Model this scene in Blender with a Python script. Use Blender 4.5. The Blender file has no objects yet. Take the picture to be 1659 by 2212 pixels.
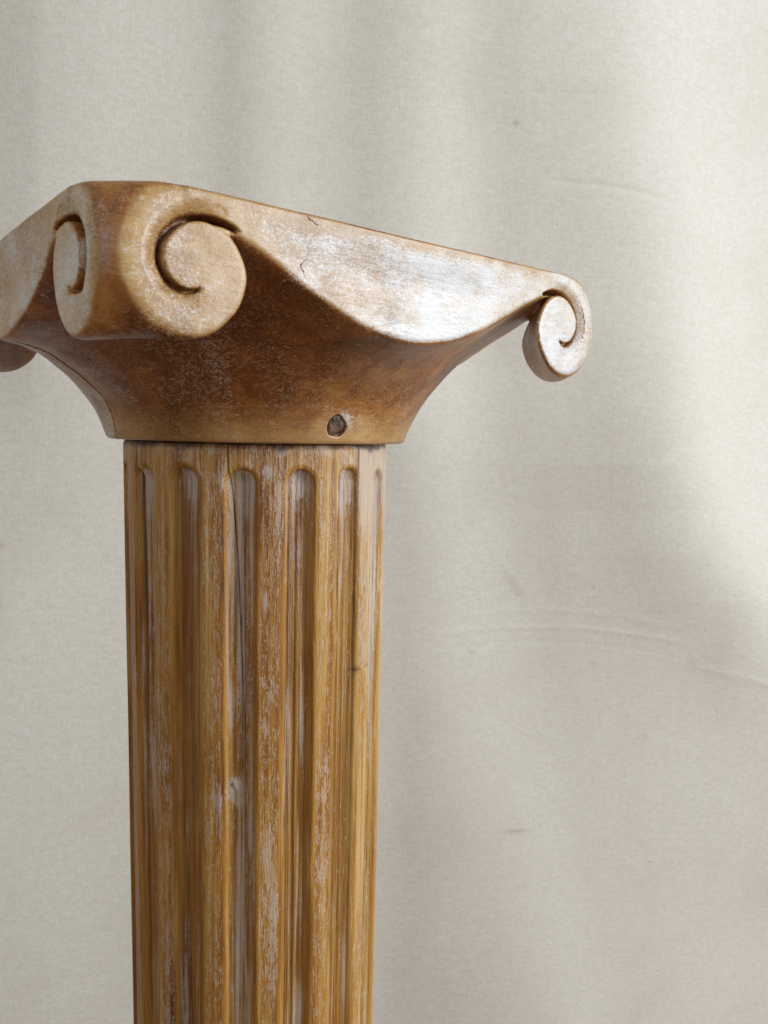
import bpy, bmesh, math
import numpy as np
from mathutils import Vector, Matrix
from mathutils.bvhtree import BVHTree

# ---------------------------------------------------------------- scene, camera, light
U = 0.08            # metres per modelling unit (the shaft's radius is one unit)
ZJ = 1.0            # height of the joint between shaft and capital, metres
sc = bpy.context.scene
col = sc.collection
rng = np.random.default_rng(7)

FPX, DIST, HCAM, PITCH, YAW, ROLL = 1596.85, 5.8856, 0.1275, -0.1151, 0.1692, 0.0230
PHI = 0.2641        # direction of the near corner of the capital
cy, sy, cp, sp = math.cos(YAW), math.sin(YAW), math.cos(PITCH), math.sin(PITCH)
fwd = Vector((sy * cp, cy * cp, sp)); rgt = Vector((cy, -sy, 0)); upv = rgt.cross(fwd)
cr, sr = math.cos(ROLL), math.sin(ROLL)
rgt, upv = cr * rgt + sr * upv, -sr * rgt + cr * upv
cam_pos = Vector((0, -DIST * U, ZJ + HCAM * U))
cd = bpy.data.cameras.new('camera')
cam = bpy.data.objects.new('camera', cd); col.objects.link(cam)
m = Matrix((rgt, upv, -fwd)).transposed().to_4x4(); m.translation = cam_pos
cam.matrix_world = m
cd.sensor_fit = 'VERTICAL'; cd.sensor_height = 36.0; cd.lens = 36.0 * FPX / 2212.0
cd.clip_start = 0.01; cd.clip_end = 100
cd.dof.use_dof = True; cd.dof.focus_distance = 0.385; cd.dof.aperture_fstop = 18
sc.camera = cam

w = bpy.data.worlds.new('World'); sc.world = w; w.use_nodes = True
bg = w.node_tree.nodes['Background']
bg.inputs['Color'].default_value = (1.0, 0.965, 0.90, 1); bg.inputs['Strength'].default_value = 0.28

def area(name, loc, target, sx, sy_, energy, color):
    l = bpy.data.lights.new(name, 'AREA'); l.shape = 'RECTANGLE'; l.size = sx; l.size_y = sy_
    l.energy = energy; l.color = color
    o = bpy.data.objects.new(name, l); col.objects.link(o)
    o.location = loc
    o.rotation_euler = (Vector(target) - Vector(loc)).to_track_quat('-Z', 'Y').to_euler()
    return o
area('window_light', (2.25, -1.05, 1.68), (0.05, 0.2, 0.90), 1.1, 1.5, 93, (0.81, 0.905, 1.0))
area('room_light', (-1.15, -1.3, 1.6), (0.0, 0.2, 1.0), 0.5, 0.8, 7.5, (0.84, 0.92, 1.0))

vs = sc.view_settings
vs.view_transform = 'Standard'; vs.look = 'None'; vs.exposure = 0.0; vs.gamma = 1.0
vs.use_curve_mapping = False

# ---------------------------------------------------------------- node helpers
class NT:
    def __init__(s, name):
        s.mat = bpy.data.materials.new(name); s.mat.use_nodes = True
        s.t = s.mat.node_tree; s.bsdf = s.t.nodes['Principled BSDF']
    def n(s, kind, **kw):
        nd = s.t.nodes.new(kind)
        for k, v in kw.items(): setattr(nd, k, v)
        return nd
    def put(s, sock, v):
        if isinstance(v, bpy.types.NodeSocket): s.t.links.new(v, sock)
        elif v is not None: sock.default_value = v
    def math(s, op, a, b=None, c=None, clamp=False):
        nd = s.n('ShaderNodeMath', operation=op, use_clamp=clamp)
        for i, v in enumerate((a, b, c)): s.put(nd.inputs[i], v)
        return nd.outputs[0]
    def attr(s, name):
        return s.n('ShaderNodeAttribute', attribute_name=name).outputs['Fac']
    def coords(s, scale=(1, 1, 1), rot=(0, 0, 0), loc=(0, 0, 0)):
        tc = s.n('ShaderNodeTexCoord')
        mp = s.n('ShaderNodeMapping'); s.put(mp.inputs['Vector'], tc.outputs['Object'])
        mp.inputs['Scale'].default_value = tuple(k / U for k in scale)
        mp.inputs['Rotation'].default_value = rot; mp.inputs['Location'].default_value = loc
        return mp.outputs[0]
    def noise(s, vec, scale, detail=4, rough=0.55, dist=0.0):
        nd = s.n('ShaderNodeTexNoise')
        s.put(nd.inputs['Vector'], vec); nd.inputs['Scale'].default_value = scale
        nd.inputs['Detail'].default_value = detail; nd.inputs['Roughness'].default_value = rough
        nd.inputs['Distortion'].default_value = dist
        return nd.outputs['Fac']
    def step(s, v, lo, hi):
        nd = s.n('ShaderNodeMapRange', interpolation_type='SMOOTHSTEP')
        s.put(nd.inputs['Value'], v); s.put(nd.inputs['From Min'], lo); s.put(nd.inputs['From Max'], hi)
        return nd.outputs[0]
    def ramp(s, v, stops):
        nd = s.n('ShaderNodeValToRGB'); s.put(nd.inputs[0], v)
        e = nd.color_ramp.elements
        while len(e) < len(stops): e.new(0.5)
        for el, (p, c) in zip(e, stops): el.position = p; el.color = (*c, 1)
        return nd.outputs[0]
    def mix(s, f, a, b, mode='MIX'):
        nd = s.n('ShaderNodeMix', data_type='RGBA', blend_type=mode)
        s.put(nd.inputs[0], f)
        for i, v in ((6, a), (7, b)):
            s.put(nd.inputs[i], (*v, 1) if isinstance(v, tuple) and len(v) == 3 else v)
        return nd.outputs[2]
    def bump(s, h, strength, dist, normal=None):
        nd = s.n('ShaderNodeBump'); s.put(nd.inputs['Height'], h)
        nd.inputs['Strength'].default_value = strength; nd.inputs['Distance'].default_value = dist
        if normal is not None: s.put(nd.inputs['Normal'], normal)
        return nd.outputs[0]

def srgb(r, g, b):
    f = lambda c: ((c / 255 + 0.055) / 1.055) ** 2.4 if c > 10 else c / 255 / 12.92
    return (f(r), f(g), f(b))

# ---------------------------------------------------------------- materials
def mat_capital():
    k = NT('limed_wood_capital')
    wash, tone = k.attr('wash'), k.attr('tone')
    P = k.coords()
    G = k.coords(scale=(1, 1, 6.0), rot=(0.05, 0.04, 0))                       # grain lies level, lines stacked in height
    warp = k.noise(P, 1.6, 3)
    grain = k.noise(G, 3.4, 7, 0.68, 1.1)
    ring = k.noise(P, 0.9, 3, 0.5, 1.5)
    mott = k.noise(P, 7.0, 5, 0.65, 0.3)
    gv = k.math('ADD', k.math('MULTIPLY', grain, 0.18), k.math('MULTIPLY', ring, 0.50))
    gv = k.math('ADD', gv, k.math('MULTIPLY', mott, 0.32))
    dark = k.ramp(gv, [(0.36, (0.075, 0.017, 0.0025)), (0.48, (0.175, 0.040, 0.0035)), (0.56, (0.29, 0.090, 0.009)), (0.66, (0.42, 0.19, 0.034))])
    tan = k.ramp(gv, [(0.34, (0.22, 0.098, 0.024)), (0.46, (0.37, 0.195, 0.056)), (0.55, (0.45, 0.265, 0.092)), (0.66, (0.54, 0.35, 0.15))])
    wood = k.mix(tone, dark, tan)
    patch = k.noise(P, 1.7, 5, 0.6, 0.4)
    pores = k.noise(k.coords(scale=(1, 1, 1.5)), 46, 2, 0.6, 1.5)
    lines = k.noise(k.coords(scale=(1, 1, 5.0)), 6.5, 4, 0.6, 0.9)
    # pores holding a little golden lime
    spk = k.math('MULTIPLY', k.step(pores, 0.50, 0.62), k.step(k.noise(P, 2.2, 4, 0.65), 0.30, 0.58))
    wood = k.mix(k.math('MULTIPLY', spk, 0.54), wood, (0.48, 0.31, 0.15))
    # rasp scratches sweeping round the bell
    scr = k.noise(k.coords(scale=(1, 1, 2.6), rot=(0.5, 0.35, 0.0)), 5.0, 2, 0.5, 0.4)
    sc1 = k.math('SUBTRACT', 1.0, k.step(k.math('ABSOLUTE', k.math('SUBTRACT', scr, 0.52)), 0.0, 0.010))
    wood = k.mix(k.math('MULTIPLY', sc1, 0.35), wood, (0.45, 0.30, 0.17))
    v = k.math('ADD', wash, k.math('MULTIPLY', k.math('SUBTRACT', patch, 0.5), 1.7))
    v = k.math('ADD', v, k.math('MULTIPLY', k.math('SUBTRACT', pores, 0.5), 1.9))
    v = k.math('ADD', v, k.math('MULTIPLY', k.math('SUBTRACT', lines, 0.5), k.math('MULTIPLY', tone, 1.0)))
    lime = k.math('MULTIPLY', k.step(v, 0.20, 1.15), 0.86)
    limecol = k.mix(k.step(patch, 0.35, 0.60), (0.55, 0.48, 0.40), (0.65, 0.64, 0.635))  # lime; its cooler tint also paints the bluish sheen of the lit faces
    c = k.mix(lime, wood, limecol)
    # fine level checks in the limed face
    craze = k.noise(k.coords(scale=(1, 1, 9.0)), 4.2, 4, 0.6, 0.5)
    ck = k.math('MULTIPLY', k.math('SUBTRACT', 1.0, k.step(k.math('ABSOLUTE', k.math('SUBTRACT', craze, 0.5)), 0.0, 0.035)), tone)
    c = k.mix(k.math('MULTIPLY', ck, 0.30), c, (0.22, 0.13, 0.07))
    # darker in the scroll grooves, along the seam and at the bottom edge
    dark_marks = k.attr('dark_marks')
    gn = k.noise(P, 14, 4)
    c = k.mix(k.math('MULTIPLY', dark_marks, k.step(gn, 0.25, 0.6), clamp=True), c, (0.060, 0.040, 0.026))
    k.put(k.bsdf.inputs['Base Color'], c)
    rg = k.math('ADD', 0.26, k.math('MULTIPLY', k.noise(P, 5, 4), 0.22))
    k.put(k.bsdf.inputs['Roughness'], rg)
    k.bsdf.inputs['Specular IOR Level'].default_value = 0.48
    h1 = k.noise(P, 3.2, 4, 0.5)
    b = k.bump(h1, 0.35, 0.02 * U)
    b = k.bump(mott, 0.30, 0.006 * U, b)
    b = k.bump(lines, 0.30, 0.006 * U, b)
    b = k.bump(pores, 0.28, 0.005 * U, b)
    k.put(k.bsdf.inputs['Normal'], b)
    return k.mat

def mat_shaft():
    k = NT('limed_wood_shaft')
    flute, tone, wash = k.attr('flute'), k.attr('tone'), k.attr('wash')
    P = k.coords()
    L = k.coords(scale=(1, 1, 0.045))
    grain = k.noise(L, 17, 6, 0.68, 0.4)
    broad = k.noise(k.coords(scale=(1, 1, 0.16)), 2.6, 4, 0.55, 0.6)
    hair = k.noise(k.coords(scale=(1, 1, 0.03)), 42, 3, 0.6)
    gv = k.math('ADD', k.math('MULTIPLY', grain, 0.75), k.math('MULTIPLY', broad, 0.25))
    gv = k.math('ADD', gv, k.math('MULTIPLY', k.math('SUBTRACT', tone, 0.5), 0.30))
    wood = k.ramp(gv, [(0.30, (0.105, 0.027, 0.003)), (0.41, (0.24, 0.084, 0.010)), (0.52, (0.37, 0.165, 0.026)),
                       (0.64, (0.48, 0.258, 0.060)), (0.80, (0.66, 0.46, 0.19))])
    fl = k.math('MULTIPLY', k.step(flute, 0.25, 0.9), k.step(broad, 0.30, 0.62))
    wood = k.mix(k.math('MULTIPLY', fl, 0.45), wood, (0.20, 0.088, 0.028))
    # lime left in the pores: short upright flecks on the fillets, long streaks in the flutes
    fleck = k.noise(k.coords(scale=(1, 1, 0.17)), 56, 2, 0.6, 0.8)
    worm = k.noise(k.coords(scale=(1, 1, 0.42)), 60, 2, 0.5, 2.0)
    area_ = k.noise(k.coords(scale=(1, 1, 0.33)), 3.2, 4, 0.6)
    streak = k.noise(k.coords(scale=(1, 1, 0.030)), 19, 5, 0.65)
    chat = k.noise(k.coords(scale=(0.12, 0.12, 1)), 36, 2, 0.5)
    v1 = k.math('ADD', k.math('MULTIPLY', fleck, 0.55), k.math('MULTIPLY', worm, 0.45))
    v1 = k.math('ADD', v1, k.math('MULTIPLY', k.math('SUBTRACT', area_, 0.5), 0.11))
    v1 = k.math('ADD', v1, k.math('MULTIPLY', wash, 0.5))
    v1 = k.math('ADD', v1, k.math('MULTIPLY_ADD', k.attr('fillet'), 0.13, -0.11))
    f1 = k.math('MULTIPLY', k.step(v1, 0.50, 0.61), 0.50)
    v2 = k.math('ADD', k.math('MULTIPLY_ADD', streak, 1.9, -0.45), k.math('MULTIPLY', k.math('SUBTRACT', area_, 0.5), 0.45))
    v2 = k.math('ADD', v2, k.math('MULTIPLY', wash, 0.35))
    v2 = k.math('ADD', v2, k.math('MULTIPLY', k.math('SUBTRACT', chat, 0.5), 0.16))
    f2 = k.math('MULTIPLY', k.math('MULTIPLY', k.step(v2, 0.53, 0.80), k.step(flute, 0.10, 0.6)), 0.58)
    lime = k.math('MAXIMUM', f1, f2)
    c = k.mix(lime, wood, k.mix(k.step(k.math('ADD', area_, k.math('MULTIPLY', wash, 0.5)), 0.40, 0.75), (0.52, 0.37, 0.235), (0.58, 0.52, 0.47)))
    c = k.mix(k.math('MULTIPLY', k.step(hair, 0.58, 0.72), 0.40), c, (0.14, 0.050, 0.012))
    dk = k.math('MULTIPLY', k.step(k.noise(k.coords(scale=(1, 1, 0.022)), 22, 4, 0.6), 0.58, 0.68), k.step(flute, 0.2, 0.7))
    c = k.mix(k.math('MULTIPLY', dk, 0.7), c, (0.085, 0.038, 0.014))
    gr = k.math('MULTIPLY', k.attr('dark_marks'), k.step(k.noise(P, 11, 4), 0.2, 0.6), clamp=True)
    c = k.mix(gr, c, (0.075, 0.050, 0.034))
    k.put(k.bsdf.inputs['Base Color'], c)
    k.put(k.bsdf.inputs['Roughness'], k.math('ADD', 0.40, k.math('MULTIPLY', lime, 0.2)))
    b = k.bump(grain, 0.5, 0.03 * U)
    b = k.bump(v1, 0.5, 0.015 * U, b)
    b = k.bump(streak, 0.5, 0.02 * U, b)
    k.put(k.bsdf.inputs['Normal'], b)
    return k.mat

def mat_plain(name, c1, c2, scale, rough=0.7):
    k = NT(name)
    c = k.mix(k.step(k.noise(k.coords(), scale, 4), 0.3, 0.7), c1, c2)
    k.put(k.bsdf.inputs['Base Color'], c); k.bsdf.inputs['Roughness'].default_value = rough
    k.put(k.bsdf.inputs['Normal'], k.bump(k.noise(k.coords(), scale * 1.7, 4), 0.6, 0.02 * U))
    return k.mat

def mat_cloth():
    k = NT('cream_cotton')
    slub = k.noise(k.coords(scale=(0.38, 1, 1)), 20, 4, 0.6)
    slub2 = k.noise(k.coords(scale=(0.5, 1, 1)), 70, 2, 0.6)
    warpn = k.noise(k.coords(scale=(1, 1, 0.16)), 60, 3, 0.6)
    big = k.noise(k.coords(), 0.55, 4, 0.55)
    f = k.math('ADD', k.math('MULTIPLY', slub, 0.36), k.math('MULTIPLY', slub2, 0.36))
    f = k.math('ADD', f, k.math('MULTIPLY', warpn, 0.28))
    c = k.mix(k.step(f, 0.34, 0.66), (0.560, 0.504, 0.420), (0.668, 0.614, 0.530))
    c = k.mix(k.math('MULTIPLY', k.step(big, 0.45, 0.8), 0.25), c, (0.47, 0.40, 0.30))
    vo = k.n('ShaderNodeTexVoronoi'); k.put(vo.inputs['Vector'], k.coords(scale=(0.6, 1, 1))); vo.inputs['Scale'].default_value = 1.7
    fk = k.math('SUBTRACT', 1.0, k.step(vo.outputs['Distance'], 0.015, 0.05))
    fk = k.math('MULTIPLY', fk, k.step(k.noise(k.coords(), 1.3, 2), 0.5, 0.6))
    c = k.mix(k.math('MULTIPLY', fk, 0.35), c, (0.25, 0.21, 0.17))
    c = k.mix(k.attr('stain'), c, (0.22, 0.17, 0.13))
    k.put(k.bsdf.inputs['Base Color'], c)
    k.bsdf.inputs['Roughness'].default_value = 0.9
    k.bsdf.inputs['Specular IOR Level'].default_value = 0.15
    k.bsdf.inputs['Sheen Weight'].default_value = 0.15
    wv = k.n('ShaderNodeTexWave', wave_type='BANDS', bands_direction='Z'); k.put(wv.inputs['Vector'], k.coords()); wv.inputs['Scale'].default_value = 14
    wv.inputs['Distortion'].default_value = 2.0
    b = k.bump(f, 0.35, 0.03 * U)
    b = k.bump(wv.outputs['Fac'], 0.10, 0.01 * U, b)
    k.put(k.bsdf.inputs['Normal'], b)
    return k.mat

M_CAP, M_SHAFT, M_CLOTH = mat_capital(), mat_shaft(), mat_cloth()
M_PEG = mat_plain('dark_end_grain', (0.018, 0.007, 0.003), (0.17, 0.085, 0.045), 17)
M_CRACK = mat_plain('crack_dark', (0.015, 0.009, 0.006), (0.05, 0.03, 0.018), 9, 0.9)
M_CORE = mat_plain('glue_line', (0.03, 0.018, 0.010), (0.10, 0.06, 0.035), 9, 0.9)
M_KNOT = mat_plain('knot_wood', (0.05, 0.018, 0.006), (0.13, 0.05, 0.015), 9, 0.6)

# ---------------------------------------------------------------- mesh helpers
def link(name, me, parent=None, mat=None):
    o = bpy.data.objects.new(name, me); col.objects.link(o)
    if parent is not None: o.parent = parent
    if mat is not None and me is not None: me.materials.append(mat)
    return o

def mesh_from(name, V, F, attrs=None, normals=None):
    me = bpy.data.meshes.new(name)
    V = np.asarray(V, np.float32); F = np.asarray(F, np.int32)
    me.vertices.add(len(V)); me.vertices.foreach_set('co', V.ravel())
    n, kk = F.shape
    me.loops.add(n * kk); me.loops.foreach_set('vertex_index', F.ravel())
    me.polygons.add(n)
    me.polygons.foreach_set('loop_start', np.arange(0, n * kk, kk, dtype=np.int32))
    me.polygons.foreach_set('use_smooth', np.ones(n, bool))
    me.update(calc_edges=True); me.validate()
    for a, val in (attrs or {}).items():
        at = me.attributes.new(a, 'FLOAT', 'POINT'); at.data.foreach_set('value', np.asarray(val, np.float32))
    if normals is not None:
        me.normals_split_custom_set_from_vertices(np.asarray(normals, np.float32).tolist())
    return me

def vnoise(p, seed=0):
    """smooth value noise on an (n,k) array, about -1..1"""
    p = np.asarray(p, float); i = np.floor(p).astype(np.int64); f = p - i; f = f * f * (3 - 2 * f)
    k = p.shape[-1]; out = 0
    for c in range(1 << k):
        h = np.full(p.shape[:-1], seed * 374761393 + 1013904223, np.int64); wgt = 1.0
        for a in range(k):
            bit = (c >> a) & 1
            h = (h ^ ((i[..., a] + bit) * (668265263, 2246822519, 3266489917)[a])) * 2654435761 & 0xffffffff
            wgt = wgt * (f[..., a] if bit else 1 - f[..., a])
        h = (h ^ (h >> 13)) * 1274126177 & 0xffffffff; h = h ^ (h >> 16)
        out = out + wgt * ((h & 0xffff) / 32767.5 - 1)
    return out

def smax(a, b, k):
    h = np.clip(k - np.abs(a - b), 0, None) / k
    return np.maximum(a, b) + h * h * k * 0.25
def smin(a, b, k): return -smax(-a, -b, k)
def sstep(x, a, b):
    t = np.clip((x - a) / (b - a), 0, 1); return t * t * (3 - 2 * t)

# ---------------------------------------------------------------- the column
column = bpy.data.objects.new('fluted_column', None); col.objects.link(column)
column['label'] = 'carved wooden column with fluted shaft and scrolled capital, rubbed with white limewash'
column['category'] = 'column'; column['kind'] = 'thing'
column.location = (0, 0, 0)

# ---- capital: solid described by a distance field (units), faces at +-x / +-y in its own frame
NF, HT = 1.81, 1.205
A_FACE = PHI - math.pi / 4
RHO = np.array([0.0, 1.085, 1.10, 1.124, 1.189, 1.346, 1.46, 1.552, 1.686, 1.764, 1.85, 1.95, 2.05, 2.15, 2.60])
ZM = np.array([-0.05, -0.05, 0.06, 0.185, 0.295, 0.428, 0.499, 0.550, 0.588, 0.600, 0.63, 0.67, 0.72, 0.76, 0.95])
RHD = np.array([0.0, 1.115, 1.128, 1.161, 1.228, 1.329, 1.498, 1.665, 1.832, 1.948, 2.05, 2.15, 2.30, 2.60])
ZD = np.array([-0.05, -0.05, 0.0, 0.101, 0.243, 0.384, 0.577, 0.733, 0.854, 0.935, 0.990, 1.04, 1.09, 1.13])
def smooth_table(x, y):
    xs = np.linspace(0, 2.6, 521); ys = np.interp(xs, x, y)
    ker = np.hanning(19); ker /= ker.sum()
    yp = np.interp(np.linspace(-0.09, 2.69, 539), xs, ys)
    return xs, np.convolve(yp, ker, 'same')[9:-9]
TM, TD = smooth_table(RHO, ZM), smooth_table(RHD, ZD)
GM = (TM[0], np.gradient(TM[1], TM[0])); GD = (TD[0], np.gradient(TD[1], TD[0]))

VC = (1.40, 0.83)                              # eye of a volute on its face (t, z)
ALPHA = np.array([-180, -131, -86, -62, -32, 0, 22, 59, 85, 95, 106, 118, 140, 180.])
RS = np.array([.345, .328, .330, .332, .334, .346, .360, .382, .396, .386, .318, .285, .312, .345])
_a = np.arange(-180, 181, 3.0); _p = np.interp((np.arange(-240, 241, 3.0) + 180) % 360 - 180, ALPHA, RS)
_k = np.hanning(9); _k /= _k.sum(); RSM = np.convolve(_p, _k, 'same')[20:-20]
GA = np.array([-126, -107, -70, -18, 27, 65, 97, 118, 139.])       # spiral groove
GR = np.array([.094, .098, .104, .121, .155, .190, .238, .268, .318])
GW = np.array([.003, .008, .011, .012, .012, .013, .014, .016, .010])
GDp = np.array([.010, .04, .06, .075, .08, .09, .12, .18, .20])

def sdf(p):
    x, y, z = p[..., 0], p[..., 1], p[..., 2]
    ax, ay = np.abs(x), np.abs(y)
    n = np.maximum(ax, ay); t = np.minimum(ax, ay)
    d = (ax + ay) * 0.70710678
    rho = np.hypot(x, y); th = np.arctan2(t, n)
    # hand-carved unevenness
    wob = 0.012 * vnoise(p * 1.7, 3) + 0.005 * vnoise(p * 4.3, 5) + 0.0025 * vnoise(p * 10.0, 6)
    scoop = 0.045 * np.clip(1 - (t / 1.05) ** 2, 0, 1) * np.exp(-((z - 0.92) / 0.17) ** 2)
    f_face = n - (NF - scoop) + wob * 0.6
    b = np.sin(2 * th) ** 2; b = b + 0.25 * b * (1 - b)
    r_ = np.clip(rho, 0, 2.6)
    zu = np.interp(r_, *TM) * (1 - b) + np.interp(r_, *TD) * b
    g = np.interp(r_, *GM) * (1 - b) + np.interp(r_, *GD) * b
    f_under = (zu - z) / np.sqrt(1 + g * g) + wob
    body = smax(f_face, f_under, 0.035)
    body = smax(body, -z + 0.3 * wob, 0.022)
    body = smax(body, d - 2.285, 0.02)
    # the scrolls at the corners
    tt = d * 1.41421356 - NF
    du, dz = tt - VC[0], z - VC[1]
    r = np.hypot(du, dz) + 1e-9; al = np.degrees(np.arctan2(dz, du))
    rs = np.interp(al, _a, RSM)
    inn = sstep(NF - n, 0.10, 0.20) * np.exp(-((al - 125) / 32) ** 2)
    rs = rs + 0.075 * inn
    gl = np.sqrt((du / r * 1.414) ** 2 + (dz / r) ** 2)
    drum = (r - rs) / gl + 0.5 * wob
    lat = (ax - ay) * 0.70710678
    lm = np.clip(NF * 1.41421356 - d, 0.03, 0.9)
    drum = drum + 0.055 * sstep(z, 0.46, 0.72) * (1 - sstep(z, 0.98, 1.17)) * np.clip(1 - (lat / lm) ** 2, 0, 1) * np.clip(lm / 0.22, 0.35, 1)
    drum = smax(drum, f_face, 0.058)
    s = smin(body, drum, 0.012)
    s = smax(s, z - HT - 0.004 * vnoise(p * 2.3, 19), 0.022)
    # spiral grooves cut into the scroll faces
    du2 = t - VC[0]; r2 = np.hypot(du2, dz) + 1e-9; al2 = np.degrees(np.arctan2(dz, du2))
    al2 = np.where(al2 < -150, al2 + 360, al2)
    gr = np.interp(al2, GA, GR); gw = np.interp(al2, GA, GW); gd = np.interp(al2, GA, GDp)
    dep = (NF - n) / gd
    lim = np.maximum(GA[0] - al2, al2 - GA[-1]) * 0.006
    off = r2 - gr
    off = np.where(off > 0, off, off * 1.15)
    groove = np.maximum(np.maximum(np.abs(off) - gw * np.clip(1.35 - 0.55 * dep, 0.0, 1.35), lim), (dep - 1) * gd)
    bev = np.where(off > 0, 0.040 * np.clip(1 - off / 0.085, 0, 1), -0.2 * np.clip(-off / 0.012, 0, 1)) * np.clip((al2 + 107) / 60, 0, 1) * np.clip((125 - al2) / 25, 0, 1)
    s = smax(s, -((NF - n) - bev + np.where(bev > 0.001, 0.0, 0.04)), 0.012)
    s = smax(s, -groove, 0.014)
    return s, groove

# the dowel hole low on the bell, and the glue line on the left face
def sdf_full(p):
    s, g = sdf(p)
    q = p - PEG
    ra = q @ PEGN
    rr = np.linalg.norm(q - ra[..., None] * PEGN, axis=-1)
    s = smax(s, -np.maximum(rr - 0.076 - 0.010 * vnoise(p * 17, 13), np.abs(ra) - 0.035), 0.012)
    x, y, z = p[..., 0], p[..., 1], p[..., 2]
    seam = np.abs(y + 0.015 * vnoise(p * 3.1, 9)) - 0.010
    dseam = np.where((x < 0) & (z < 0.60), seam, 1.0)
    deep = 0.030 + 0.03 * vnoise(p * 5.0, 11)
    s = smax(s, -np.maximum(dseam, -(s + deep)), 0.012)
    return s, g

def world2cap(v):       # world units about the joint -> capital frame
    c, s_ = math.cos(A_FACE), math.sin(A_FACE)
    return np.array([v[0] * c - v[1] * s_, v[0] * s_ + v[1] * c, v[2]])

def pixel_ray(px, py):
    d = fwd + rgt * ((px - 829.5) / FPX) + upv * ((1106 - py) / FPX)
    return np.array((0, -DIST, HCAM)), np.array(d)

def march_capital(px, py, fn):
    C, d = pixel_ray(px, py); C, d = world2cap(C), world2cap(d); d = d / np.linalg.norm(d)
    s = np.linspace(2.0, 7.5, 3000); X = C + d * s[:, None]
    f = fn(X)[0]; i = int(np.argmax(f < 0)); return X[i]
PEG = np.zeros(3); PEGN = np.array([0, 0, 1.0])
PEG = march_capital(727, 921, sdf)
e = np.eye(3) * 1e-3
PEGN = np.array([float(sdf((PEG + k)[None])[0][0] - sdf((PEG - k)[None])[0][0]) for k in e]); PEGN /= np.linalg.norm(PEGN)

def surface_net(fn, lo, hi, h):
    ax = [np.arange(lo[i], hi[i] + h, h) for i in range(3)]
    nx, ny, nz = map(len, ax)
    S = np.empty((nx, ny, nz), np.float32)
    Y, Z = np.meshgrid(ax[1], ax[2], indexing='ij')
    for i in range(0, nx, 24):
        xs = ax[0][i:i + 24]
        p = np.empty((len(xs), ny, nz, 3))
        p[..., 0] = xs[:, None, None]; p[..., 1] = Y; p[..., 2] = Z
        S[i:i + 24] = fn(p)[0]
    inside = S < 0
    acc = np.zeros((nx - 1, ny - 1, nz - 1, 3), np.float32); cnt = np.zeros((nx - 1, ny - 1, nz - 1), np.int16)
    sl = lambda o, n: slice(o, n - 1 + o)
    dims = (nx, ny, nz)
    for a in range(3):
        b, c = [k for k in range(3) if k != a]
        for ob in (0, 1):
            for oc in (0, 1):
                i0 = [None] * 3; i1 = [None] * 3
                i0[a], i1[a] = sl(0, dims[a]), sl(1, dims[a])
                i0[b] = i1[b] = sl(ob, dims[b]); i0[c] = i1[c] = sl(oc, dims[c])
                s0, s1 = S[tuple(i0)], S[tuple(i1)]
                m_ = (s0 < 0) != (s1 < 0)
                tt = np.where(m_, s0 / np.where(m_, s0 - s1, 1), 0)
                acc[..., a] += tt; acc[..., b] += np.where(m_, ob, 0); acc[..., c] += np.where(m_, oc, 0)
                cnt += m_
    act = cnt > 0
    idx = np.full(act.shape, -1, np.int32); idx[act] = np.arange(act.sum())
    ijk = np.argwhere(act)
    V = (ijk + acc[act] / cnt[act][:, None]) * h + np.array(lo)
    F = []
    for a in range(3):
        b, c = [(1, 2), (2, 0), (0, 1)][a]
        s0 = [slice(1, -1)] * 3; s1 = [slice(1, -1)] * 3
        s0[a] = slice(0, dims[a] - 1); s1[a] = slice(1, dims[a])
        i0, i1 = inside[tuple(s0)], inside[tuple(s1)]
        ch = np.argwhere(i0 != i1)
        flip = i1[tuple(ch.T)]
        base = ch.copy(); base[:, b] += 1; base[:, c] += 1
        q = []
        for ob, oc in ((-1, -1), (0, -1), (0, 0), (-1, 0)):
            k = base.copy(); k[:, b] += ob; k[:, c] += oc
            q.append(idx[tuple(k.T)])
        q = np.stack(q, 1); q[flip] = q[flip][:, ::-1]
        F.append(q)
    return V, np.concatenate(F)

V, F = surface_net(sdf_full, (-1.87, -1.87, -0.04), (1.87, 1.87, 1.245), 0.0135)
def grad(V, e_=0.004):
    G = np.empty_like(V)
    for a in range(3):
        o = np.zeros(3); o[a] = e_
        G[:, a] = (sdf_full(V + o)[0] - sdf_full(V - o)[0]) / (2 * e_)
    return G
for _ in range(2):
    G = grad(V); s0 = sdf_full(V)[0]
    stepv = -(s0 / np.clip((G ** 2).sum(1), 0.2, None))[:, None] * G
    ln = np.linalg.norm(stepv, axis=1, keepdims=True)
    V = V + stepv * np.minimum(1, 0.008 / np.clip(ln, 1e-9, None))
G = grad(V, 0.007); N = G / np.clip(np.linalg.norm(G, axis=1, keepdims=True), 1e-6, None)

# where the limewash stayed, where it was rubbed back to brown
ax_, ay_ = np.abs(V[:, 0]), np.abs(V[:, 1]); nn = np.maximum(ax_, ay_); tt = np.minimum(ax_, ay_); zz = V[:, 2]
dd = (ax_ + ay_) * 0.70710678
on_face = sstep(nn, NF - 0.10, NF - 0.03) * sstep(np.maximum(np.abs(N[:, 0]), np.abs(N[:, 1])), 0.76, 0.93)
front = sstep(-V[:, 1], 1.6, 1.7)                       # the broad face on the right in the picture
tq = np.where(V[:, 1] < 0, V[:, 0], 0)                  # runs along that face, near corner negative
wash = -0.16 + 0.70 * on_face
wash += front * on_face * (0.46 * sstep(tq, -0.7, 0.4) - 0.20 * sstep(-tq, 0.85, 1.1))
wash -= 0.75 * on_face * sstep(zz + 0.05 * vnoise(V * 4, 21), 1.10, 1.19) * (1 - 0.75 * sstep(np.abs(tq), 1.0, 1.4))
wash += 0.08 * on_face * sstep(-V[:, 0], 1.6, 1.7)
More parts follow.
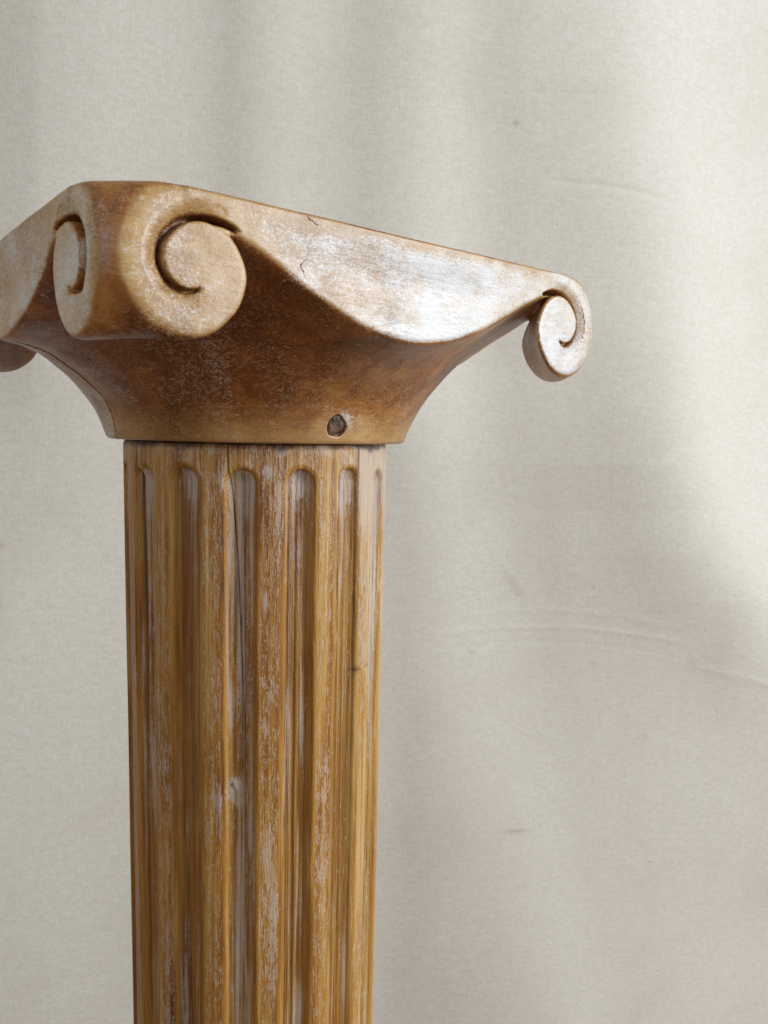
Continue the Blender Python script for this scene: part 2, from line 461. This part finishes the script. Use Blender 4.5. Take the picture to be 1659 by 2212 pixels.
wash += 0.24 * sstep(-V[:, 0], 0.0, 0.3) * sstep(-V[:, 1], -0.4, 0.6) * (1 - on_face)
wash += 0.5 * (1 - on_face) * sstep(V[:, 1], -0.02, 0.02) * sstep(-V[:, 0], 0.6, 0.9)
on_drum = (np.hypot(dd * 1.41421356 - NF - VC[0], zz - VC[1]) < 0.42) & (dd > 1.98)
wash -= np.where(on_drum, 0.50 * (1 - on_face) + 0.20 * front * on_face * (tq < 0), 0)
tone = np.clip(0.05 + 0.90 * on_face + 0.62 * sstep(0.30 - zz, 0, 0.30) + 0.25 * sstep(V[:, 0], 0.5, 1.2) * (1 - on_face) + np.where(on_drum, 0.06, 0), 0, 1)  # stain tone; the bell's shade and lit right side are painted in too
gv_ = sdf(V)[1]
pd = np.linalg.norm(V - PEG - 0.05 * np.array([0.7, 0, 0.7]), axis=1)
wash += 0.95 * np.exp(-(pd / 0.085) ** 2) + 0.7 * np.exp(-(np.linalg.norm((V - PEG - np.array([-0.12, 0, 0.13])) * (1, 1, 2.2), axis=1) / 0.07) ** 2)
dark_marks = np.clip(0.85 * sstep(-gv_, -0.004, 0.02), 0, 1)
seam_ = (V[:, 0] < 0) * np.exp(-(V[:, 1] / 0.012) ** 2) * (zz < 0.62)
dark_marks = np.clip(dark_marks + 0.8 * seam_ + 0.5 * np.exp(-np.clip(zz, 0, 1) / 0.012) * (zz < 0.08), 0, 1)

fc = V[F].mean(1)
fd = (np.abs(fc[:, 0]) + np.abs(fc[:, 1])) * 0.70710678
volm = (np.hypot(fd * 1.41421356 - NF - VC[0], fc[:, 2] - VC[1]) < 0.40) & (fd > 2.0)
quad = (fc[:, 0] > 0).astype(int) + 2 * (fc[:, 1] > 0).astype(int)

def submesh(name, mask):
    f = F[mask]; u, inv = np.unique(f, return_inverse=True)
    return mesh_from(name, V[u] * U, inv.reshape(f.shape), dict(wash=wash[u], tone=tone[u], dark_marks=dark_marks[u]), N[u])
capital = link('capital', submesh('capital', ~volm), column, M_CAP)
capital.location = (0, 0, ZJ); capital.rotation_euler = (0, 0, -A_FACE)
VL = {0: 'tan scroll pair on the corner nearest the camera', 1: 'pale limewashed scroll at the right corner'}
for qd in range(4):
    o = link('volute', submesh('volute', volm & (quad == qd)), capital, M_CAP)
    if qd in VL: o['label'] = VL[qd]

# dowel
def peg_mesh():
    bm = bmesh.new()
    z_ax = Vector(PEGN); x_ax = z_ax.orthogonal().normalized(); y_ax = z_ax.cross(x_ax)
    rings = []
    for r, hgt in ((0.070, -0.08), (0.070, -0.022), (0.062, -0.012), (0.035, -0.014), (0.012, -0.017)):
        ring = []
        for i in range(20):
            a = 2 * math.pi * i / 20; rr = r * (1 + 0.08 * math.sin(2 * a + 1) + 0.05 * math.sin(5 * a))
            q = Vector(PEG) + x_ax * rr * math.cos(a) + y_ax * rr * math.sin(a) + z_ax * (hgt + 0.006 * math.sin(4 * a + r * 90))
            ring.append(bm.verts.new(q * U))
        rings.append(ring)
    for a, b in zip(rings, rings[1:]):
        for i in range(20): bm.faces.new((a[i], a[(i + 1) % 20], b[(i + 1) % 20], b[i]))
    bm.faces.new(rings[-1])
    me = bpy.data.meshes.new('dowel'); bm.to_mesh(me); bm.free()
    for p in me.polygons: p.use_smooth = True
    return me
dw = link('dowel', peg_mesh(), capital, M_PEG); dw['label'] = 'dark end of a dowel set in the bell'

# drying cracks in the broad face: thin ribbons lying in the surface
def ribbon(name, pts, widths, normals, mat, parent, lift=0.0012):
    Vv = []; Ff = []
    P_ = [np.array(p) for p in pts]
    for i, (p, wd, nr) in enumerate(zip(P_, widths, normals)):
        tg = P_[min(i + 1, len(P_) - 1)] - P_[max(i - 1, 0)]
        sd = np.cross(nr, tg); sd /= np.linalg.norm(sd) + 1e-9
        for k, hh in ((-1, 0), (0, 1.6), (1, 0)): Vv.append((p + sd * wd * k + nr * lift * (1 + hh * 0.3)) * U)
    for i in range(len(P_) - 1):
        for k in (0, 1):
            a = i * 3 + k; Ff.append((a, a + 1, a + 4, a + 3))
    return link(name, mesh_from(name, Vv, Ff), parent, mat)
def crack(pix, wid):
    pts = []; prev = None
    pix = np.array(pix, float)
    n_ = 28; s_ = np.linspace(0, len(pix) - 1, n_)
    X = np.interp(s_, range(len(pix)), pix[:, 0]) + rng.normal(0, 0.7, n_); Y = np.interp(s_, range(len(pix)), pix[:, 1]) + rng.normal(0, 0.7, n_)
    for a, b in zip(X, Y): pts.append(march_capital(a, b, sdf_full))
    pts = np.array(pts)
    Gc = grad(pts, 0.006); Gc /= np.linalg.norm(Gc, axis=1, keepdims=True)
    wd = wid * np.clip(np.sin(np.linspace(0.25, 3.0, n_)) + 0.25 * rng.normal(0, 1, n_), 0.12, 1.3)
    return ribbon('crack', pts, wd, Gc, M_CRACK, capital)
crack([(663, 462), (666, 472), (680, 481), (689, 490)], 0.0032)
crack([(659, 562), (648, 574), (655, 586), (659, 602)], 0.0032)
crack([(719, 738), (730, 740), (742, 742)], 0.0028)

# ---- shaft: staves round a dark core, sixteen flutes with rounded heads
ZB = -ZJ / U
NFL, FL0, FLW, FLTOP = 16, -6.6, 6.0, -0.173     # count, offset, half width (deg), z of the round heads
seams = [-56.0, -11.0, 44.2, 95.0, 147.0, 200.0, 252.0]
tones = [0.46, 0.52, 0.80, 0.5, 0.45, 0.55, 0.42]
def seam_shift(i, z):
    if i == 1: return np.interp(-z, [0, .03, .19, .47, .91, 1.24, 1.62, 3, 5, 20], [-.7, -.7, -.4, 1.4, 3.2, 3.9, 4.9, 4.2, 3.0, 2.0])
    return 0.35 * vnoise(np.stack([z * 0.8, z * 0 + i * 7.3], -1), i)
zrow = np.unique(np.concatenate([np.linspace(-0.006, -0.40, 46), np.linspace(-0.40, -4.9, 190), np.linspace(-4.9, ZB, 40)]))[::-1]
def shaft_r(th, z):
    """th in degrees; returns radius and recess 0..1"""
    k = np.round((th - FL0) / 22.5); c = FL0 + k * 22.5
    wig = 0.42 * vnoise(np.stack([k * 3.7, z * 0.9], -1), 31) + 0.12 * vnoise(np.stack([k * 5.1, z * 3.5], -1), 32)
    hw = FLW * 0.017453 * (1 + 0.05 * vnoise(np.stack([k * 1.9, z * 0.5], -1), 33))
    du = (th - c - wig) * 0.017453
    top = FLTOP - hw + 0.022 * vnoise(np.stack([k * 2.3, k * 0], -1), 34)
    dv = np.clip(z - top, 0, None)
    q = np.hypot(du, dv) / hw
    prof = np.sqrt(np.clip(1 - q ** 2.2, 0, 1))
    prof = np.where(q < 1, prof, 0)
    rec = prof
    r = 1.0 - 0.060 * prof
    global RIM, FILLET
    FILLET = sstep(q, 1.12, 1.34)
    RIM = np.exp(-((q - 0.93) / 0.16) ** 2) * (du < 0) + 0.4 * np.exp(-((q - 1.05) / 0.12) ** 2)  # worn arris; light on the window-facing left wall is painted in
    ease = np.exp(-((q - 1) / 0.14) ** 2) * 0.008          # worn arris
    r = r - ease
    pp = np.stack([th * 0.12, z * 0.35], -1); r = r + 0.004 * vnoise(pp, 41) + 0.0022 * vnoise(np.stack([th * 0.7, z * 0.9], -1), 42)
    gst = vnoise(np.stack([th * 0.62, z * 0.12], -1), 44)
    r = r - 0.012 * prof * sstep(gst, -0.05, 0.10) - 0.006 * prof * sstep(vnoise(np.stack([th * 1.1, z * 0.15], -1), 45), 0.0, 0.12)
    r = r - 0.010 * prof * np.clip(vnoise(np.stack([th * 0.55, z * 0.35], -1), 43), 0, 1)      # gouge ridges in the flutes
    r = r + 0.022 * (1 + 0.8 * vnoise(np.stack([th * 1.2, z * 40], -1), 95)) * np.exp(-((th - KN[0]) / 2.4) ** 2) * np.exp(-((z - KN[1]) / np.where(z > KN[1], 0.07, 0.035)) ** 2)    # a proud knot
    r = r - 0.012 * sstep(z, -0.05, 0.0)
    return r, rec
def on_shaft(px, py, r=1.0):
    C, d = pixel_ray(px, py); a = d[0] ** 2 + d[1] ** 2; b = C[0] * d[0] + C[1] * d[1]; c = C[0] ** 2 + C[1] ** 2 - r * r
    s_ = (-b - math.sqrt(b * b - a * c)) / a; X = C + s_ * d
    return math.degrees(math.atan2(X[0], -X[1])), X[2]
CHIPS = [(*on_shaft(x, y), lx, lz, am) for x, y, lx, lz, am in (
    (481, 1112, .45, .06, .9), (479, 1170, .8, .035, .95), (481, 1275, .4, .06, .8), (295, 1070, .8, .12, .8), (770, 1446, 1.6, .02, .9),
    (791, 1437, 1.0, .012, .7), (411, 1640, .5, .22, .8), (404, 1690, .5, .12, .8), (497, 1702, .9, .03, .8), (440, 1930, .4, .10, .7), (768, 1745, .5, .30, .7),
    (519, 1350, .5, .10, .9), (514, 1290, .5, .08, .8), (522, 1480, .4, .08, .9), (606, 1240, .5, .05, .5), (645, 1190, .4, .1, .6))]
PATCHES = [(*on_shaft(x, y), lx, lz, am) for x, y, lx, lz, am in (
    (572, 1298, .9, .06, .75), (580, 1022, 2.0, .04, .5), (482, 1035, 1.2, .08, .5), (506, 1712, 3.2, .07, .8), (512, 1740, 2.2, .04, .6), (470, 1730, 2.2, .08, .35),
    (540, 1800, 1.0, .18, .6), (548, 1900, .8, .25, .35), (320, 1700, 2.0, .5, .25), (610, 1080, 2.5, .25, .3), (655, 1040, 2.5, .10, .5), (403, 1050, 2.5, .09, .45),
    (530, 1070, 2.2, .12, .5), (748, 1050, 2.5, .14, .5), (815, 1180, 2.0, .5, .45), (812, 1400, 1.5, .3, .6), (575, 1830, 2.0, .2, .25), (590, 2000, 2.2, .5, .25))]
KN = on_shaft(500, 1708)
core_v = []; core_f = []
nc = 96
for j, z in enumerate((0.0, ZB)):
    for i in range(nc): core_v.append((0.865 * U * math.cos(2 * math.pi * i / nc), 0.865 * U * math.sin(2 * math.pi * i / nc), z * U))
for i in range(nc): core_f.append((i + nc, (i + 1) % nc + nc, (i + 1) % nc, i))
shaft = link('shaft', mesh_from('shaft', core_v, core_f), column, M_CORE)
shaft.location = (0, 0, ZJ)
gaps = [0.03, 0.06, 0.04, .05, .05, .05, .05]
for i in range(7):
    j = (i + 1) % 7
    z = zrow
    gz = 1 - 0.9 * sstep(-z, 1.4, 2.3)
    a0 = seams[i] + seam_shift(i, z) + gaps[i] * gz
    a1 = (seams[j] + (360 if j == 0 else 0)) + seam_shift(j, z) - gaps[j] * gz
    hid = 60 < (seams[i] + 10) % 360 < 230
    nth = int((seams[j] + (360 if j == 0 else 0) - seams[i]) / (0.9 if hid else 0.36))
    uu = np.linspace(0, 1, nth)
    TH = a0[:, None] * (1 - uu) + a1[:, None] * uu
    Zg = np.repeat(z[:, None], nth, 1)
    Rr, rec = shaft_r(TH, Zg)
    fil2 = np.concatenate([FILLET[:, :1], FILLET, FILLET[:, -1:]], 1)
    rim2 = np.concatenate([RIM[:, :1], RIM, RIM[:, -1:]], 1)
    edge_d = np.minimum(TH - a0[:, None], a1[:, None] - TH)
    Rr = Rr - 0.008 * gz[:, None] * np.exp(-edge_d / 0.25)
    inner0 = np.full((len(z), 1), 0.862)
    TH2 = np.concatenate([TH[:, :1], TH, TH[:, -1:]], 1); R2 = np.concatenate([inner0, Rr, inner0], 1)
    Z2 = np.concatenate([Zg[:, :1], Zg, Zg[:, -1:]], 1); rec2 = np.concatenate([rec[:, :1], rec, rec[:, -1:]], 1)
    ed2 = np.concatenate([edge_d[:, :1] * 0, edge_d, edge_d[:, :1] * 0], 1)
    a = np.radians(TH2)
    VV = np.stack([R2 * np.sin(a), -R2 * np.cos(a), Z2], -1) * U
    nt = nth + 2
    # the top end of the stave
    top = VV[0].copy(); top[:, :2] *= (0.862 / np.clip(R2[0], 0.5, None))[:, None]
    VV = np.concatenate([top[None], VV], 0)
    cat = lambda A: np.concatenate([A[:1], A], 0).ravel()
    r_, c_ = np.meshgrid(np.arange(len(z)), np.arange(nt - 1), indexing='ij')
    b0 = (r_ * nt + c_).ravel()
    FF = np.stack([b0, b0 + nt, b0 + nt + 1, b0 + 1], 1)
    TH_, Z_ = TH2, Z2
    ws = 0.25 * sstep(rec2, 0.2, 0.9) * sstep(Z_, -0.62, -0.25)                      # lime caught in the flute heads
    ws = ws + 0.65 * (i == 2) * sstep(Z_ + 0.25 * vnoise(np.stack([TH_ * 0.4, Z_ * 2], -1), 97), -1.8, -1.3) * sstep(TH_, 43, 45) * (0.25 + 0.75 * sstep(Z_, -0.8, -0.1))
    for (pth, pz, sth, sz_, am) in PATCHES:
        ws = ws + am * np.exp(-((TH_ - pth) / sth) ** 2 - ((Z_ - pz) / sz_) ** 2)
    ws = ws + 0.55 * sstep(Z_, -0.10, -0.03) * np.clip(vnoise(np.stack([TH_ * 0.45, Z_ * 14], -1), 91), 0, 1)
    kfl = np.round((TH_ - FL0) / 22.5)
    for kk_, dw_, dt_ in ((-3, .1, 0), (-2, .24, .02), (-1, -.04, -.05), (0, .24, .05), (1, .06, -.02), (2, .14, .02), (3, .30, .08)):
        ws = ws + dw_ * (kfl == kk_) * sstep(rec2, .1, .6) * (0.6 + 0.4 * sstep(Z_, -3.0, -1.0))
        tn_f = dt_ * (kfl == kk_) * sstep(rec2, .1, .6) if kk_ == -3 else tn_f + dt_ * (kfl == kk_) * sstep(rec2, .1, .6)
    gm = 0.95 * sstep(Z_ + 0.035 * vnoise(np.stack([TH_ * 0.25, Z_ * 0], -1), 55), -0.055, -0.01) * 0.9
    gm = np.maximum(gm, 0.6 * np.exp(-(ed2 / 0.28) ** 2) * (0.5 + 0.5 * vnoise(np.stack([TH_ * 0.02, Z_ * 5], -1), 77)))
    for cx, cy_, lx, lz, am in CHIPS:
        gm = np.maximum(gm, am * np.exp(-((TH_ - cx) / lx) ** 2 - ((Z_ - cy_) / lz) ** 2))
    tn_f = tn_f + 0.30 * rim2 * (0.6 + 0.4 * vnoise(np.stack([TH_ * 0.1, Z_ * 1.5], -1), 88))
    tn_f = tn_f + 0.18 * (sstep(vnoise(np.stack([TH_ * 0.5, Z_ * 0.10], -1), 93), -0.1, 0.15) - 0.5) + 0.2 * vnoise(np.stack([TH_ * 1.3, Z_ * 0.12], -1), 94)
    tn = tn_f + np.full(Z_.shape, tones[i]) + 0.10 * vnoise(np.stack([TH_ * 0.08, Z_ * 0.2], -1), 61)
    kf = (TH_ - FL0) / 22.5; fr = (kf - np.round(kf)) * 22.5
    st = link('stave', mesh_from('stave', VV.reshape(-1, 3), FF, dict(flute=cat(rec2), fillet=cat(fil2), tone=cat(tn), wash=cat(ws), dark_marks=cat(gm))), shaft, M_SHAFT)
    if i == 2: st['label'] = 'paler stave at the right edge of the shaft'

# ---------------------------------------------------------------- the curtain behind
Y0 = 5.0
def plane_px(X, Z):     # curtain plane (units) -> photograph pixel, used to lay the folds out
    dx = np.stack([X, np.full_like(X, Y0 + DIST), Z - HCAM], -1)
    zf = dx @ np.array(fwd); return 829.5 + FPX * (dx @ np.array(rgt)) / zf, 1106 - FPX * (dx @ np.array(upv)) / zf
xs = np.concatenate([np.linspace(-11, -4.6, 40)[:-1], np.linspace(-4.6, 10.4, 700), np.linspace(10.4, 16, 34)[1:]])
zs = np.concatenate([np.linspace(12.4, 8.4, 26)[:-1], np.linspace(8.4, -8.4, 640), np.linspace(-8.4, -12.49, 26)[1:]])
Xg, Zg = np.meshgrid(xs, zs)
px, py = plane_px(Xg, Zg)
gs = lambda v, c, s: np.exp(-((v - c) / s) ** 2)
def path(ys, xv): return np.interp(py, ys, xv)
xc = path([-600, 0, 300, 500, 800, 1000, 1200, 1350, 1450, 1700, 2600], [1240, 1310, 1335, 1375, 1400, 1425, 1500, 1600, 1670, 1850, 2400])
wt = path([0, 400, 900, 1300, 2200], [230, 190, 150, 170, 200])
amp = path([-300, 0, 500, 1000, 1300, 1600, 2200], [.15, .18, .28, .31, .26, .12, .05])
u = px - xc
bl = sstep(u, -wt, wt)
negc = -amp * np.exp(np.clip(u, None, 0) / path([0, 600, 1200, 2200], [170, 190, 260, 260]))
posc = (0.40 * amp + path([0, 900, 1400, 1700], [.20, .18, .07, 0.0])) * np.exp(-(np.clip(u - 90, 0, None) / 230) ** 2)
sl = negc * (1 - bl) + posc * bl
x2 = path([-200, 700, 1300, 1700, 2300], [930, 960, 1010, 1110, 1290])
sl = sl + path([0, 700, 1100, 2200], [0.0, .09, .18, .17]) * gs(px, x2, 130)
sl = sl - .10 * gs(px, 880, 60) * sstep(py, 900, 1300)
sl = sl + path([0, 900, 2200], [.0, .05, .08]) * gs(px, 1560, 160) * sstep(py, 1750, 2150)
upm = 1 - sstep(py, 750, 1150)
sl = sl - upm * (.13 * (1 - sstep(px, 62, 112)) * sstep(px, -500, -60)) + upm * (.13 * gs(px, 260, 130) - .14 * gs(px, 500, 55) + .11 * gs(px, 640, 70) - .11 * gs(px, 800, 60) + .10 * gs(px, 960, 60) - .07 * gs(px, 1100, 50))
sl = sl + (1 - upm) * .20 * (1 - sstep(px, 150, 480)) * sstep(px, -500, -100)
sl = sl + .05 * np.sin(px / 190.0) * ((px < -150) | (px > 1800))
sl = sl + 0.02 * vnoise(np.stack([px / 140, py / 900], -1), 71) + 0.012 * vnoise(np.stack([px / 60, py / 200], -1), 72)
yy = np.zeros_like(sl); yy[:, 1:] = np.cumsum(0.5 * (sl[:, 1:] + sl[:, :-1]) * np.diff(xs)[None, :], 1)
i0 = int(np.abs(xs - 1.0).argmin()); yy = yy - yy[:, i0:i0 + 1]
# creases pressed across the cloth
def crease(ctrl, wid, hgt, x0, x1):
    c = np.array(ctrl, float); yc = np.interp(px, c[:, 0], c[:, 1])
    m_ = sstep(px, x0, x0 + 90) * (1 - sstep(px, x1 - 110, x1))
    return -hgt * m_ * np.exp(-((py - yc) / wid) ** 2)
yy = yy + crease([(880, 1372), (960, 1368), (1100, 1360), (1250, 1360), (1400, 1375), (1500, 1392)], 5.5, 0.007, 900, 1520)
yy = yy + crease([(880, 1335), (1000, 1325), (1200, 1322), (1350, 1333), (1480, 1358)], 6, 0.004, 960, 1480)
yy = yy + crease([(900, 1402), (1150, 1391), (1300, 1396), (1500, 1425)], 5.5, -0.004, 930, 1500)
yy = yy + crease([(1080, 207), (1200, 207), (1330, 212)], 5, -0.010, 1060, 1340) + crease([(1150, 390), (1250, 402), (1350, 418), (1460, 440)], 6, -0.012, 1140, 1480)
yy = yy + crease([(1500, 1440), (1600, 1462), (1700, 1490)], 8, 0.006, 1480, 1740)
stain = np.zeros_like(px)
def dash(cx, cy_, lx, ly, ang, am):
    c, s_ = math.cos(ang), math.sin(ang); a = (px - cx) * c + (py - cy_) * s_; b = -(px - cx) * s_ + (py - cy_) * c
    return am * np.exp(-np.abs(a / lx) ** 3 - (b / ly) ** 2)
for dsh in ((1118, 1799, 28, 4, 0.03, .38), (1118, 1272, 38, 9, 0.95, .20), (1566, 2058, 8, 4, 0, .6), (6, 1062, 12, 6, 0.1, .35), (22, 1170, 6, 6, 0, .25),
            (1112, 268, 8, 5, 0, .3), (5, 1310, 22, 60, 0, .16), (1285, 1270, 4, 5, 0, .3), (1405, 1600, 5, 4, 0, .2), (1290, 1440, 5, 5, 0, .3), (1020, 1410, 4, 4, 0, .25)):
    stain = np.maximum(stain, dash(*dsh))
nr, ncs = Xg.shape
Vc = np.stack([Xg, Y0 + yy, Zg], -1).reshape(-1, 3) * U + np.array([0, 0, ZJ])
r_, c_ = np.meshgrid(np.arange(nr - 1), np.arange(ncs - 1), indexing='ij'); b0 = (r_ * ncs + c_).ravel()
cur = link('backdrop_curtain', mesh_from('backdrop_curtain', Vc, np.stack([b0, b0 + ncs, b0 + ncs + 1, b0 + 1], 1), dict(stain=stain.ravel())), None, M_CLOTH)
cur['label'] = 'cream cotton cloth hanging in soft folds behind the wooden column'
cur['category'] = 'curtain'

# ---------------------------------------------------------------- unseen floor under the column, added to dim and warm light from below
k = NT('floor_boards')
fn = k.noise(k.coords(scale=(0.08, 1, 1)), 1.5, 5, 0.6)
k.put(k.bsdf.inputs['Base Color'], k.mix(fn, (0.16, 0.085, 0.04), (0.30, 0.17, 0.085)))
k.bsdf.inputs['Roughness'].default_value = 0.5
fl = link('floor', mesh_from('floor', [(-4, -4, 0), (4, -4, 0), (4, 3, 0), (-4, 3, 0)], [(0, 1, 2, 3)]), None, k.mat)
fl['kind'] = 'structure'
